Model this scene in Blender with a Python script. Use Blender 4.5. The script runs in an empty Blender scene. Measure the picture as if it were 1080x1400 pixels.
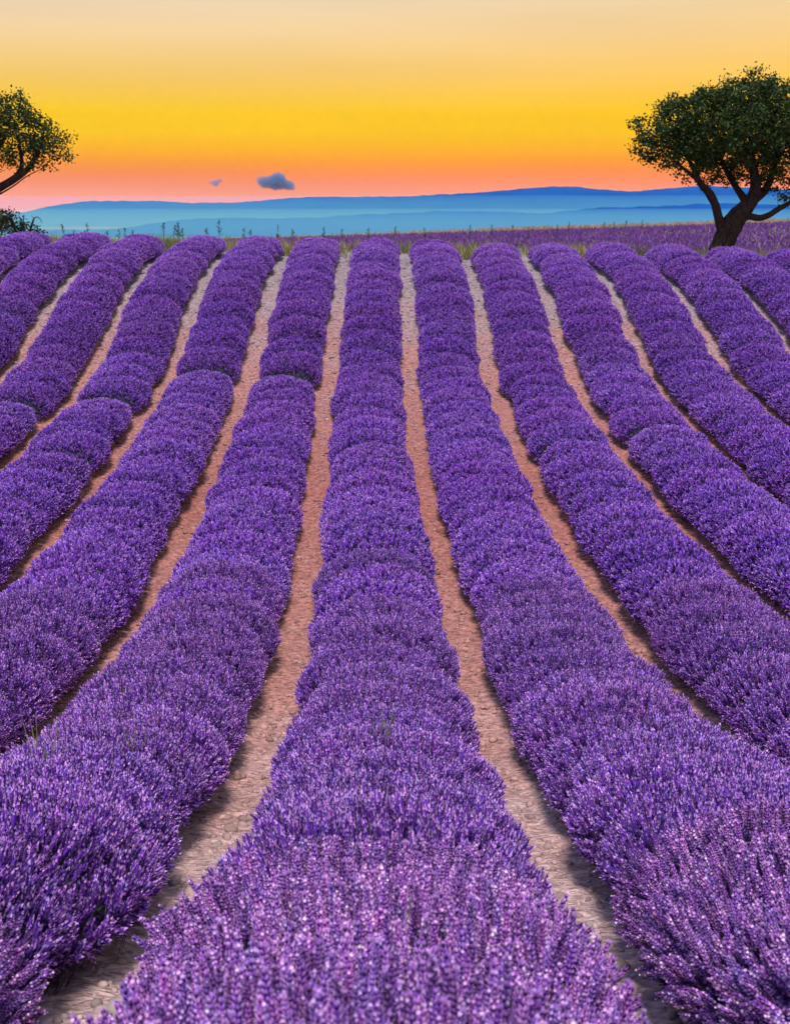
import bpy, bmesh, math, random
import numpy as np
from mathutils import Vector

R = math.radians
scene = bpy.context.scene
col = scene.collection

# ------------------------------------------------------------------ camera
FPX, YH = 1600.0, 292.0                       # focal length and eye-level line, in pixels of the 1080x1400 photo
PITCH = math.atan((700 - YH) / FPX)
CAMZ = 5.0
cam_d = bpy.data.cameras.new('camera')
cam = bpy.data.objects.new('camera', cam_d); col.objects.link(cam)
cam.location = (0, 0, CAMZ)
cam.rotation_euler = (R(90) - PITCH, 0, 0)
cam_d.sensor_fit = 'VERTICAL'; cam_d.sensor_height = 36; cam_d.sensor_width = 36 * 1080 / 1400
cam_d.lens = FPX / 1400 * 36
cam_d.clip_start = 0.05; cam_d.clip_end = 60000
cam_d.dof.use_dof = True; cam_d.dof.focus_distance = 9.0; cam_d.dof.aperture_fstop = 5.0
scene.camera = cam

# ------------------------------------------------------------------ sky: dusk glow, a function of elevation over the whole dome
w = bpy.data.worlds.new('World'); scene.world = w; w.use_nodes = True
nt = w.node_tree; nt.nodes.clear()
def lin(c):
    return tuple(((x / 255 / 12.92) if x / 255 <= .04045 else ((x / 255 + .055) / 1.055) ** 2.4) for x in c)
SKY = [(-90, (250, 158, 128)), (0.0, (252, 162, 128)), (0.9, (255, 158, 118)), (1.45, (255, 146, 94)), (1.9, (255, 146, 60)), (2.4, (255, 160, 30)), (2.9, (255, 180, 2)), (3.6, (255, 198, 0)),
       (4.5, (255, 202, 16)), (5.4, (254, 202, 74)), (6.6, (252, 206, 116)),
       (8.0, (248, 212, 152)), (9.4, (241, 214, 174)), (14, (228, 216, 206)), (24, (200, 204, 226)), (45, (172, 188, 234)), (90, (146, 168, 230))]
tc = nt.nodes.new('ShaderNodeTexCoord'); sx = nt.nodes.new('ShaderNodeSeparateXYZ')
nt.links.new(tc.outputs['Generated'], sx.inputs[0])
asn = nt.nodes.new('ShaderNodeMath'); asn.operation = 'ARCSINE'; nt.links.new(sx.outputs[2], asn.inputs[0])
# low part of the sky is steep: one ramp for -0 .. 16 degrees, one above
def ramp(stops, e0, e1):
    mr = nt.nodes.new('ShaderNodeMapRange'); mr.inputs[1].default_value = R(e0); mr.inputs[2].default_value = R(e1)
    nt.links.new(asn.outputs[0], mr.inputs[0])
    cr = nt.nodes.new('ShaderNodeValToRGB'); nt.links.new(mr.outputs[0], cr.inputs[0])
    cr.color_ramp.interpolation = 'B_SPLINE' if False else 'LINEAR'
    els = cr.color_ramp.elements
    for i, (e, c) in enumerate(stops):
        p = (e - e0) / (e1 - e0)
        el = els[i] if i < 2 else els.new(p)
        el.position = max(0, min(1, p)); el.color = (*lin(c), 1)
    return cr
lo = ramp([s for s in SKY if 0 <= s[0] <= 14], 0, 14)
hi = ramp([s for s in SKY if s[0] >= 14], 14, 90)
gt = nt.nodes.new('ShaderNodeMath'); gt.operation = 'GREATER_THAN'; gt.inputs[1].default_value = R(14)
nt.links.new(asn.outputs[0], gt.inputs[0])
mx = nt.nodes.new('ShaderNodeMix'); mx.data_type = 'RGBA'
nt.links.new(gt.outputs[0], mx.inputs[0]); nt.links.new(lo.outputs[0], mx.inputs[6]); nt.links.new(hi.outputs[0], mx.inputs[7])
bg = nt.nodes.new('ShaderNodeBackground'); bg.inputs[1].default_value = 1.0
out = nt.nodes.new('ShaderNodeOutputWorld')
# the glow is a little warmer on one side, and thin high haze streaks the dome
xr = nt.nodes.new('ShaderNodeMapRange'); xr.inputs[1].default_value = -.5; xr.inputs[2].default_value = .5; nt.links.new(sx.outputs[0], xr.inputs[0])
xc_ = nt.nodes.new('ShaderNodeValToRGB'); nt.links.new(xr.outputs[0], xc_.inputs[0])
xc_.color_ramp.elements[0].color = (.93, 1.0, 1.22, 1); xc_.color_ramp.elements[1].color = (1.04, .98, .82, 1)
mpn = nt.nodes.new('ShaderNodeMapping'); mpn.inputs['Scale'].default_value = (2.0, 2.0, 26); nt.links.new(tc.outputs['Generated'], mpn.inputs[0])
nzs = nt.nodes.new('ShaderNodeTexNoise'); nzs.inputs['Scale'].default_value = 1.6; nzs.inputs['Detail'].default_value = 5; nt.links.new(mpn.outputs[0], nzs.inputs[0])
nzr = nt.nodes.new('ShaderNodeMapRange'); nzr.inputs[1].default_value = .3; nzr.inputs[2].default_value = .7; nzr.inputs[3].default_value = .965; nzr.inputs[4].default_value = 1.035; nt.links.new(nzs.outputs[0], nzr.inputs[0])
mu1 = nt.nodes.new('ShaderNodeMix'); mu1.data_type = 'RGBA'; mu1.blend_type = 'MULTIPLY'; mu1.inputs[0].default_value = 1
mu2 = nt.nodes.new('ShaderNodeMix'); mu2.data_type = 'RGBA'; mu2.blend_type = 'MULTIPLY'; mu2.inputs[0].default_value = 1
nt.links.new(mx.outputs[2], mu1.inputs[6]); nt.links.new(xc_.outputs[0], mu1.inputs[7]); nt.links.new(mu1.outputs[2], mu2.inputs[6]); nt.links.new(nzr.outputs[0], mu2.inputs[7])
nt.links.new(mu2.outputs[2], bg.inputs[0]); nt.links.new(bg.outputs[0], out.inputs[0])

# ------------------------------------------------------------------ soft dusk key light
sun_d = bpy.data.lights.new('sun', 'SUN'); sun_d.energy = 4.3; sun_d.angle = R(14); sun_d.color = (1.0, .93, .86)
sun = bpy.data.objects.new('sun', sun_d); col.objects.link(sun)
SUN_EL, SUN_AZ = 69, -179                     # azimuth from +Y towards +X
v = Vector((math.sin(R(SUN_AZ)) * math.cos(R(SUN_EL)), math.cos(R(SUN_AZ)) * math.cos(R(SUN_EL)), math.sin(R(SUN_EL))))
sun.rotation_euler = v.to_track_quat('Z', 'Y').to_euler()

vs = scene.view_settings
vs.view_transform = 'Standard'; vs.look = 'None'; vs.exposure = 0.0; vs.gamma = 1.0; vs.use_curve_mapping = False
scene.cycles.use_denoising = True
scene.cycles.volume_bounces = 0
scene.cycles.max_bounces = 6; scene.cycles.diffuse_bounces = 3; scene.cycles.transparent_max_bounces = 8

# ------------------------------------------------------------------ helpers
def mesh_np(name, V, F, mats, col_attr=None, smooth=False, midx=None):
    V = np.ascontiguousarray(V, dtype=np.float32); F = np.ascontiguousarray(F, dtype=np.int32)
    me = bpy.data.meshes.new(name)
    k = F.shape[1]
    me.vertices.add(len(V)); me.vertices.foreach_set('co', V.ravel())
    me.loops.add(F.size); me.loops.foreach_set('vertex_index', F.ravel())
    me.polygons.add(len(F)); me.polygons.foreach_set('loop_start', np.arange(0, F.size, k, dtype=np.int32))
    if midx is not None: me.polygons.foreach_set('material_index', np.asarray(midx, dtype=np.int32))
    if smooth: me.polygons.foreach_set('use_smooth', np.ones(len(F), dtype=bool))
    for m in (mats if isinstance(mats, (list, tuple)) else [mats]): me.materials.append(m)
    if col_attr is not None:
        a = me.color_attributes.new('Col', 'FLOAT_COLOR', 'POINT')
        c = np.ones((len(V), 4), dtype=np.float32); c[:, :3] = col_attr
        a.data.foreach_set('color', c.ravel())
    me.update(calc_edges=True); me.validate()
    return me
def link(name, data, parent=None, loc=None):
    o = bpy.data.objects.new(name, data); col.objects.link(o)
    if parent is not None: o.parent = parent
    if loc is not None: o.location = loc
    return o
def tag(o, label=None, cat=None, group=None, kind=None):
    if label: o['label'] = label
    if cat: o['category'] = cat
    if group: o['group'] = group
    if kind: o['kind'] = kind
    return o
def scatter(V, F, C, pos, frames, scale):
    """copies of template (V,F,C) at pos with 3x3 frames (columns = axes) and scale"""
    n, m = len(pos), len(V)
    VV = np.einsum('nij,mj->nmi', frames, V) * np.asarray(scale).reshape(n, 1, 1) + pos[:, None, :]
    FF = (F[None] + (np.arange(n) * m)[:, None, None]).reshape(-1, F.shape[1])
    return VV.reshape(-1, 3), FF, np.broadcast_to(C[None], (n, m, 3)).reshape(-1, 3).copy()
def frames_from(d, rng, twist=True):
    d = d / np.linalg.norm(d, axis=1, keepdims=True)
    ref = np.where(np.abs(d[:, 2:3]) > .95, np.array([[1., 0, 0]]), np.array([[0, 0, 1.]]))
    x = np.cross(ref, d); x /= np.linalg.norm(x, axis=1, keepdims=True); y = np.cross(d, x)
    if twist:
        a = rng.uniform(0, 2 * math.pi, len(d))[:, None]
        x, y = x * np.cos(a) + y * np.sin(a), -x * np.sin(a) + y * np.cos(a)
    return np.stack([x, y, d], axis=2)
class Acc:
    def __init__(s): s.V, s.F, s.C, s.n = [], [], [], 0
    def add(s, V, F, C):
        V = np.asarray(V, float); s.V.append(V); s.F.append(np.asarray(F) + s.n)
        s.C.append(np.broadcast_to(np.asarray(C, float), (len(V), 3))); s.n += len(V)
    def get(s): return np.concatenate(s.V), np.concatenate(s.F), np.concatenate(s.C)
def hash2(ix, iy, s):
    h = (ix.astype(np.int64) * 374761393 + iy.astype(np.int64) * 668265263 + s * 1442695041) & 0x7fffffff
    h = ((h ^ (h >> 13)) * 1274126177) & 0x7fffffff
    return ((h ^ (h >> 16)) & 0xffff) / 65535.0
def noise2(x, y, s=0):
    x = np.asarray(x, float); y = np.asarray(y, float)
    ix, iy = np.floor(x), np.floor(y); fx, fy = x - ix, y - iy
    fx = fx * fx * (3 - 2 * fx); fy = fy * fy * (3 - 2 * fy)
    a, b, c, d = hash2(ix, iy, s), hash2(ix + 1, iy, s), hash2(ix, iy + 1, s), hash2(ix + 1, iy + 1, s)
    return (a * (1 - fx) + b * fx) * (1 - fy) + (c * (1 - fx) + d * fx) * fy - .5
def sstep(a, b, x):
    t = np.clip((np.asarray(x, float) - a) / (b - a), 0, 1); return t * t * (3 - 2 * t)

# ------------------------------------------------------------------ terrain
PY = np.array([-60, -20, -5, 0, 3.2, 5.2, 6.8, 8.7, 10.9, 13.5, 17.1, 21.6, 24.2, 26.4, 28.4, 30.8, 35, 38.2, 42, 50, 70, 100.])
PZ = np.array([0.2, -.2, -.9, -1.54, -2.68, -3.36, -3.83, -4.24, -4.50, -4.62, -4.58, -4.26, -3.98, -3.62, -2.98, -2.28, -1.52, -1.32, -1.34, -1.42, -1.55, -1.75])
_m = np.zeros_like(PZ); _dl = np.diff(PZ) / np.diff(PY)
_m[1:-1] = (_dl[1:] * np.diff(PY)[:-1] + _dl[:-1] * np.diff(PY)[1:]) / (PY[2:] - PY[:-2]); _m[0], _m[-1] = _dl[0], 0
def profile(y):
    y = np.asarray(y, float); yc = np.clip(y, PY[0], PY[-1])
    i = np.clip(np.searchsorted(PY, yc) - 1, 0, len(PY) - 2)
    h = PY[i + 1] - PY[i]; t = (yc - PY[i]) / h
    return ((2*t**3 - 3*t**2 + 1) * PZ[i] + (t**3 - 2*t**2 + t) * h * _m[i] + (-2*t**3 + 3*t**2) * PZ[i+1] + (t**3 - t**2) * h * _m[i+1])
VALLEY = -62.0
def gz(x, y):
    """smooth ground height"""
    x = np.asarray(x, float); y = np.asarray(y, float)
    z = profile(y) + CAMZ
    xc = np.clip(x, -40, 40)
    tilt = -.019 * sstep(22, 36, y) * (1 - sstep(40, 60, y)) + .030 * sstep(45, 85, y)
    z = z + tilt * xc
    drop = sstep(100, 900, y)
    z = z * (1 - drop) + VALLEY * drop
    side = sstep(120, 1500, np.abs(x))
    z = z * (1 - side) + VALLEY * side
    back = sstep(60, 600, -y)
    return z * (1 - back) + (2.0) * back
SP = 1.8
_rx = (np.array([-5, 3.2, 5.2, 6.8, 8.7, 10.9, 13.5, 17.1, 21.6, 26.6, 30.8, 40]), np.array([-.10, -.09, -.08, -.10, -.13, -.155, -.225, -.35, -.49, -.56, -.58, -.59]))
def rowx(k, y):
    return k * SP + np.interp(y, *_rx)
def rowphase(x, y):
    """-0.5..0.5 across a row, 0 = row middle"""
    t = (x - np.interp(y, *_rx)) / SP
    return t - np.round(t)
def soil_relief(x, y):
    ph = np.abs(rowphase(x, y))
    infield = (1 - sstep(38, 40, y)) * sstep(-60, -50, y)
    fur = .05 * np.cos(ph * 2 * math.pi) * infield
    n = .03 * noise2(x / .35, y / .3, 1) + .03 * noise2(x / .16, y / .11, 2) + .022 * noise2(x / .09, y / .06, 3)
    return fur + n * (1 - sstep(60, 80, y)) + .8 * noise2(x / 60, y / 60, 4) * sstep(110, 200, y)

# ------------------------------------------------------------------ materials
def new_mat(name):
    m = bpy.data.materials.new(name); m.use_nodes = True
    return m, m.node_tree.nodes, m.node_tree.links, m.node_tree.nodes['Principled BSDF']
def attr_mat(name, rough=.75, trans=0.0, var=.2, spec=.25, sat=.0):
    m, N, L, b = new_mat(name)
    a = N.new('ShaderNodeAttribute'); a.attribute_name = 'Col'
    oi = N.new('ShaderNodeObjectInfo')
    hs = N.new('ShaderNodeHueSaturation')
    mr = N.new('ShaderNodeMapRange'); mr.inputs[3].default_value = 1 - var; mr.inputs[4].default_value = 1 + var
    L.new(oi.outputs['Random'], mr.inputs[0]); L.new(mr.outputs[0], hs.inputs['Value']); L.new(a.outputs['Color'], hs.inputs['Color'])
    if sat:
        mr2 = N.new('ShaderNodeMapRange'); mr2.inputs[3].default_value = .5 - sat; mr2.inputs[4].default_value = .5 + sat
        wn = N.new('ShaderNodeMath'); wn.operation = 'FRACT'; ml = N.new('ShaderNodeMath'); ml.operation = 'MULTIPLY'; ml.inputs[1].default_value = 7.31
        L.new(oi.outputs['Random'], ml.inputs[0]); L.new(ml.outputs[0], wn.inputs[0]); L.new(wn.outputs[0], mr2.inputs[0]); L.new(mr2.outputs[0], hs.inputs['Hue'])
    L.new(hs.outputs[0], b.inputs['Base Color'])
    b.inputs['Roughness'].default_value = rough; b.inputs['Specular IOR Level'].default_value = spec
    if trans:
        tb = N.new('ShaderNodeBsdfTranslucent'); L.new(hs.outputs[0], tb.inputs[0])
        mxs = N.new('ShaderNodeMixShader'); mxs.inputs[0].default_value = trans
        L.new(b.outputs[0], mxs.inputs[1]); L.new(tb.outputs[0], mxs.inputs[2])
        L.new(mxs.outputs[0], N['Material Output'].inputs[0])
    return m
M_FLOWER = attr_mat('lavender_flower', .8, .2, .07, .08, .006)
M_LEAF = attr_mat('grey_green_leaf', .7, .15, .12)
M_TREELEAF = attr_mat('tree_leaf', .6, .15, .08)
M_GRASS = attr_mat('grass_blade', .7, .3, .1)
M_STONE, N, L, b = new_mat('stone')
a = N.new('ShaderNodeObjectInfo'); r = N.new('ShaderNodeValToRGB'); L.new(a.outputs['Random'], r.inputs[0])
for i, (p, c) in enumerate([(0, (.36, .23, .19)), (.35, (.38, .26, .23)), (.6, (.40, .31, .28)), (.8, (.44, .38, .37)), (1, (.30, .19, .16))]):
    e = r.color_ramp.elements[i] if i < 2 else r.color_ramp.elements.new(p); e.position = p; e.color = (*c, 1)
tcn = N.new('ShaderNodeTexCoord'); nz = N.new('ShaderNodeTexNoise'); nz.inputs['Scale'].default_value = 30; nz.inputs['Detail'].default_value = 6
L.new(tcn.outputs['Object'], nz.inputs[0])
mxx = N.new('ShaderNodeMix'); mxx.data_type = 'RGBA'; mxx.blend_type = 'MULTIPLY'; mxx.inputs[0].default_value = .7
rr = N.new('ShaderNodeValToRGB'); rr.color_ramp.elements[0].position = .3; rr.color_ramp.elements[0].color = (.5, .45, .45, 1); rr.color_ramp.elements[1].position = .65
L.new(nz.outputs[0], rr.inputs[0]); L.new(r.outputs[0], mxx.inputs[6]); L.new(rr.outputs[0], mxx.inputs[7]); L.new(mxx.outputs[2], b.inputs['Base Color'])
b.inputs['Roughness'].default_value = .85
bp = N.new('ShaderNodeBump'); bp.inputs['Strength'].default_value = .5; bp.inputs['Distance'].default_value = .01; L.new(nz.outputs[0], bp.inputs['Height']); L.new(bp.outputs[0], b.inputs['Normal'])
M_CLOD = attr_mat('soil_clod', .9, 0, 0)

# soil: red earth in the hollow, paler and stonier on both slopes
M_SOIL, N, L, b = new_mat('soil')
g = N.new('ShaderNodeNewGeometry'); sp = N.new('ShaderNodeSeparateXYZ'); L.new(g.outputs['Position'], sp.inputs[0])
n1 = N.new('ShaderNodeTexNoise'); n1.inputs['Scale'].default_value = .9; n1.inputs['Detail'].default_value = 5; L.new(g.outputs['Position'], n1.inputs[0])
ad = N.new('ShaderNodeMath'); ad.operation = 'MULTIPLY_ADD'; L.new(n1.outputs[0], ad.inputs[0]); ad.inputs[1].default_value = 9.0; L.new(sp.outputs[1], ad.inputs[2])
mr = N.new('ShaderNodeMapRange'); mr.inputs[1].default_value = 0; mr.inputs[2].default_value = 50; L.new(ad.outputs[0], mr.inputs[0])
rs = N.new('ShaderNodeValToRGB'); L.new(mr.outputs[0], rs.inputs[0])
for i, (p, c) in enumerate([(.0, (.56, .45, .44)), (.19, (.54, .40, .38)), (.30, (.44, .225, .195)), (.46, (.37, .15, .125)), (.62, (.40, .20, .18)), (.72, (.34, .265, .285)), (.85, (.29, .25, .29)), (.93, (.26, .22, .13)), (1, (.17, .17, .09))]):
    e = rs.color_ramp.elements[i] if i < 2 else rs.color_ramp.elements.new(p); e.position = p; e.color = (*c, 1)
n2 = N.new('ShaderNodeTexNoise'); n2.inputs['Scale'].default_value = 14; n2.inputs['Detail'].default_value = 8; n2.inputs['Roughness'].default_value = .65; L.new(g.outputs['Position'], n2.inputs[0])
r2 = N.new('ShaderNodeValToRGB'); L.new(n2.outputs[0], r2.inputs[0])
r2.color_ramp.elements[0].position = .33; r2.color_ramp.elements[0].color = (.55, .46, .45, 1); r2.color_ramp.elements[1].position = .62; r2.color_ramp.elements[1].color = (1.25, 1.2, 1.2, 1)
vo = N.new('ShaderNodeTexVoronoi'); vo.inputs['Scale'].default_value = 26; L.new(g.outputs['Position'], vo.inputs[0])
hsv = N.new('ShaderNodeSeparateColor'); L.new(vo.outputs['Color'], hsv.inputs[0])
mrv = N.new('ShaderNodeMapRange'); mrv.inputs[3].default_value = .75; mrv.inputs[4].default_value = 1.2; L.new(hsv.outputs[0], mrv.inputs[0])
m1 = N.new('ShaderNodeMix'); m1.data_type = 'RGBA'; m1.blend_type = 'MULTIPLY'; m1.inputs[0].default_value = .9
L.new(rs.outputs[0], m1.inputs[6]); L.new(r2.outputs[0], m1.inputs[7])
m2 = N.new('ShaderNodeMix'); m2.data_type = 'RGBA'; m2.blend_type = 'MULTIPLY'; m2.inputs[0].default_value = 1
L.new(m1.outputs[2], m2.inputs[6]); L.new(mrv.outputs[0], m2.inputs[7])
# beyond the plateau: pale fields and scrub of the valley floor
ff = N.new('ShaderNodeMapRange'); ff.inputs[1].default_value = 120; ff.inputs[2].default_value = 300; L.new(sp.outputs[1], ff.inputs[0])
n3 = N.new('ShaderNodeTexNoise'); n3.inputs['Scale'].default_value = .004; n3.inputs['Detail'].default_value = 6; L.new(g.outputs['Position'], n3.inputs[0])
r3 = N.new('ShaderNodeValToRGB'); L.new(n3.outputs[0], r3.inputs[0]); r3.color_ramp.elements[0].position = .35; r3.color_ramp.elements[0].color = (.06, .10, .08, 1); r3.color_ramp.elements[1].position = .65; r3.color_ramp.elements[1].color = (.13, .17, .14, 1)
m3 = N.new('ShaderNodeMix'); m3.data_type = 'RGBA'; L.new(ff.outputs[0], m3.inputs[0]); L.new(m2.outputs[2], m3.inputs[6]); L.new(r3.outputs[0], m3.inputs[7])
L.new(m3.outputs[2], b.inputs['Base Color']); b.inputs['Roughness'].default_value = .95; b.inputs['Specular IOR Level'].default_value = .1
bp = N.new('ShaderNodeBump'); bp.inputs['Strength'].default_value = .8; bp.inputs['Distance'].default_value = .03; L.new(n2.outputs[0], bp.inputs['Height'])
mpv = N.new('ShaderNodeMapping'); mpv.inputs['Scale'].default_value = (8, 15, 10); L.new(g.outputs['Position'], mpv.inputs[0])
nzv = N.new('ShaderNodeTexNoise'); nzv.inputs['Scale'].default_value = 5; L.new(g.outputs['Position'], nzv.inputs[0])
mvv = N.new('ShaderNodeMix'); mvv.data_type = 'VECTOR'; mvv.inputs[0].default_value = .45; L.new(mpv.outputs[0], mvv.inputs[4]); L.new(nzv.outputs['Color'], mvv.inputs[5])
ve = N.new('ShaderNodeTexVoronoi'); ve.feature = 'DISTANCE_TO_EDGE'; ve.inputs['Scale'].default_value = 2.2; L.new(mvv.outputs[1], ve.inputs[0])
mre = N.new('ShaderNodeMapRange'); mre.inputs[2].default_value = .16; L.new(ve.outputs['Distance'], mre.inputs[0])
bp2 = N.new('ShaderNodeBump'); bp2.inputs['Strength'].default_value = .6; bp2.inputs['Distance'].default_value = .02; L.new(mre.outputs[0], bp2.inputs['Height']); L.new(bp.outputs[0], bp2.inputs['Normal']); L.new(bp2.outputs[0], b.inputs['Normal'])

def hill_mat(name, c0, c1):
    m, N, L, b = new_mat(name)
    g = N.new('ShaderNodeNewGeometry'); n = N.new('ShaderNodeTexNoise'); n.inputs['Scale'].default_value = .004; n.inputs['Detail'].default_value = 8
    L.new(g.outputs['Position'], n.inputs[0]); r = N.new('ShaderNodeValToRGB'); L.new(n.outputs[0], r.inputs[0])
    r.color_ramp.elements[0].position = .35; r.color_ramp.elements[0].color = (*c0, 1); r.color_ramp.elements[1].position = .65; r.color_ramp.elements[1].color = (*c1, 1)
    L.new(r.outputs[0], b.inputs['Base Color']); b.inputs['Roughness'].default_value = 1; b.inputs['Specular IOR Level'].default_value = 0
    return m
M_HILL = hill_mat('forest_haze_blue', (.008, .060, .245), (.012, .078, .29))  # blue of the distant haze is partly put into this base colour

# ------------------------------------------------------------------ ground sheet
def axis(breaks):
    a = []
    for (x0, x1, step) in breaks: a += list(np.arange(x0, x1, step))
    return a
ys = axis([(-9400, -600, 1200), (-600, -60, 90), (-60, -6, 3), (-6, 0, .4), (0, 8, .042), (8, 20, .09), (20, 42, .16), (42, 100, 1.5), (100, 300, 10), (300, 1000, 50), (1000, 9300, 300)])
xp = axis([(0, 3.2, .036), (3.2, 16, .11), (16, 40, .8), (40, 120, 5), (120, 1500, 80), (1500, 5900, 400)])
xs = np.array([-t for t in xp[:0:-1]] + xp); ys = np.array(ys)
GX, GY = np.meshgrid(xs, ys); GZ = gz(GX, GY) + soil_relief(GX, GY)
nx, ny = len(xs), len(ys)
idx = np.arange(nx * ny).reshape(ny, nx)
Fq = np.stack([idx[:-1, :-1], idx[:-1, 1:], idx[1:, 1:], idx[1:, :-1]], axis=-1).reshape(-1, 4)
ground = link('ground', mesh_np('ground', np.stack([GX, GY, GZ], -1).reshape(-1, 3), Fq, M_SOIL, smooth=True)); ground['kind'] = 'structure'
def ground_at(x, y): return gz(x, y) + soil_relief(x, y)

# ------------------------------------------------------------------ hills: long ridges with their own distance and depth
def hill(name, dist, ridge, depth, seed):
    rx = np.array([(p[0] - 540) / FPX * dist for p in ridge]); rz = np.array([CAMZ + (YH - p[1]) / FPX * dist * .985 for p in ridge])
    X = np.linspace(-5700, 5700, 760); zr = np.interp(X, rx, rz)
    k = np.hanning(21); k /= k.sum(); zr = np.convolve(np.pad(zr, 10, 'edge'), k, 'valid')
    zr = zr + 5 * noise2(X / 130, X * 0, seed) + 4 * noise2(X / 45, X * 0, seed + 1) + 3 * noise2(X / 17, X * 0, seed + 4)
    T = np.concatenate([np.linspace(-1, 0, 26), np.linspace(0, 1, 10)[1:]])
    V = []
    for t in T:
        f = (1 - abs(t)) ** (1.55 if t < 0 else 1.2)
        yy = dist + t * (depth if t < 0 else depth * .7) + 60 * noise2(X / 300, X * 0 + t * 3, seed + 5)
        rel = 22 * noise2(X / 170, X * 0 + t * 7, seed + 2) * (f * (1 - f) * 4)
        V.append(np.stack([X, yy, VALLEY - 6 + (zr - VALLEY + 6) * f + rel], -1))
    V = np.array(V); n, m = V.shape[:2]; i = np.arange(n * m).reshape(n, m)
    F = np.stack([i[:-1, :-1], i[:-1, 1:], i[1:, 1:], i[1:, :-1]], -1).reshape(-1, 4)
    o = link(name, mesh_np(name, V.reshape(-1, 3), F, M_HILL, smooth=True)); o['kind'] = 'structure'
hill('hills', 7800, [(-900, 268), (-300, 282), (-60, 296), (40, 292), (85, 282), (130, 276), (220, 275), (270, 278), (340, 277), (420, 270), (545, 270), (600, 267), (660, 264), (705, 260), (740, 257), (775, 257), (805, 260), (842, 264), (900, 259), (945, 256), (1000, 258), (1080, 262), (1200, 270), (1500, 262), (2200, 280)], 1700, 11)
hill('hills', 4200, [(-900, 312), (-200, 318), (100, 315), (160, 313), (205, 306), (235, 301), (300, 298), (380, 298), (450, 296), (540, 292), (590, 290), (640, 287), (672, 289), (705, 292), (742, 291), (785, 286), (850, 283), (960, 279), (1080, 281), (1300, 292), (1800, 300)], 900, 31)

# ------------------------------------------------------------------ haze: even air from here to behind the last ridge
hz_v = np.array([[x, y, z] for z in (VALLEY - 12, 202) for y in (-9600, 9600) for x in (-6000, 6000)], float)
hz_f = np.array([[0, 2, 3, 1], [4, 5, 7, 6], [0, 1, 5, 4], [2, 6, 7, 3], [0, 4, 6, 2], [1, 3, 7, 5]])
M_HAZE = bpy.data.materials.new('haze'); M_HAZE.use_nodes = True
N = M_HAZE.node_tree.nodes; N.clear(); o_ = N.new('ShaderNodeOutputMaterial'); pv = N.new('ShaderNodeVolumePrincipled')
pv.inputs['Color'].default_value = (.12, .42, 1.0, 1); pv.inputs['Absorption Color'].default_value = (1, 1, 1, 1)
pv.inputs['Density'].default_value = 1.5e-5; pv.inputs['Anisotropy'].default_value = 0
M_HAZE.node_tree.links.new(pv.outputs[0], o_.inputs['Volume'])
haze = link('haze', mesh_np('haze', hz_v, hz_f, M_HAZE)); haze['kind'] = 'stuff'

# mist pooled in the two valleys, thinning upwards: lens-shaped banks of even air
M_MIST = bpy.data.materials.new('mist'); M_MIST.use_nodes = True
N = M_MIST.node_tree.nodes; N.clear(); o_ = N.new('ShaderNodeOutputMaterial'); pv = N.new('ShaderNodeVolumePrincipled')
pv.inputs['Color'].default_value = (.09, .37, 1.0, 1); pv.inputs['Absorption Color'].default_value = (1, 1, 1, 1)
pv.inputs['Density'].default_value = 9.5e-4
M_MIST.node_tree.links.new(pv.outputs[0], o_.inputs['Volume'])
def mist(y, ry, z, rz, label):
    X = np.linspace(-5600, 5600, 60); a = np.arange(24) * 2 * math.pi / 24; V = []
    for x_ in X:
        t = min(1, (5650 - abs(x_)) / 900) ** .5
        V.append(np.stack([np.full(24, x_), y + ry * t * np.cos(a), z + rz * t * np.sin(a)], -1))
    V = np.array(V).reshape(-1, 3); n = len(X)
    F = [[i * 24 + j, i * 24 + (j + 1) % 24, (i + 1) * 24 + (j + 1) % 24, (i + 1) * 24 + j] for i in range(n - 1) for j in range(24)]
    me = mesh_np('valley_mist', V, np.array(F), M_MIST, smooth=True)
    bm = bmesh.new(); bm.from_mesh(me); bmesh.ops.holes_fill(bm, edges=bm.edges, sides=0); bmesh.ops.recalc_face_normals(bm, faces=bm.faces); bm.to_mesh(me); bm.free()
    tag(link('valley_mist', me), label, 'mist', kind='stuff')
mist(5350, 700, -35, 120, 'pale blue mist lying before the far ridge')
mist(2150, 1050, -22, 36, 'pale blue mist lying before the nearer low ridge')

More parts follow.
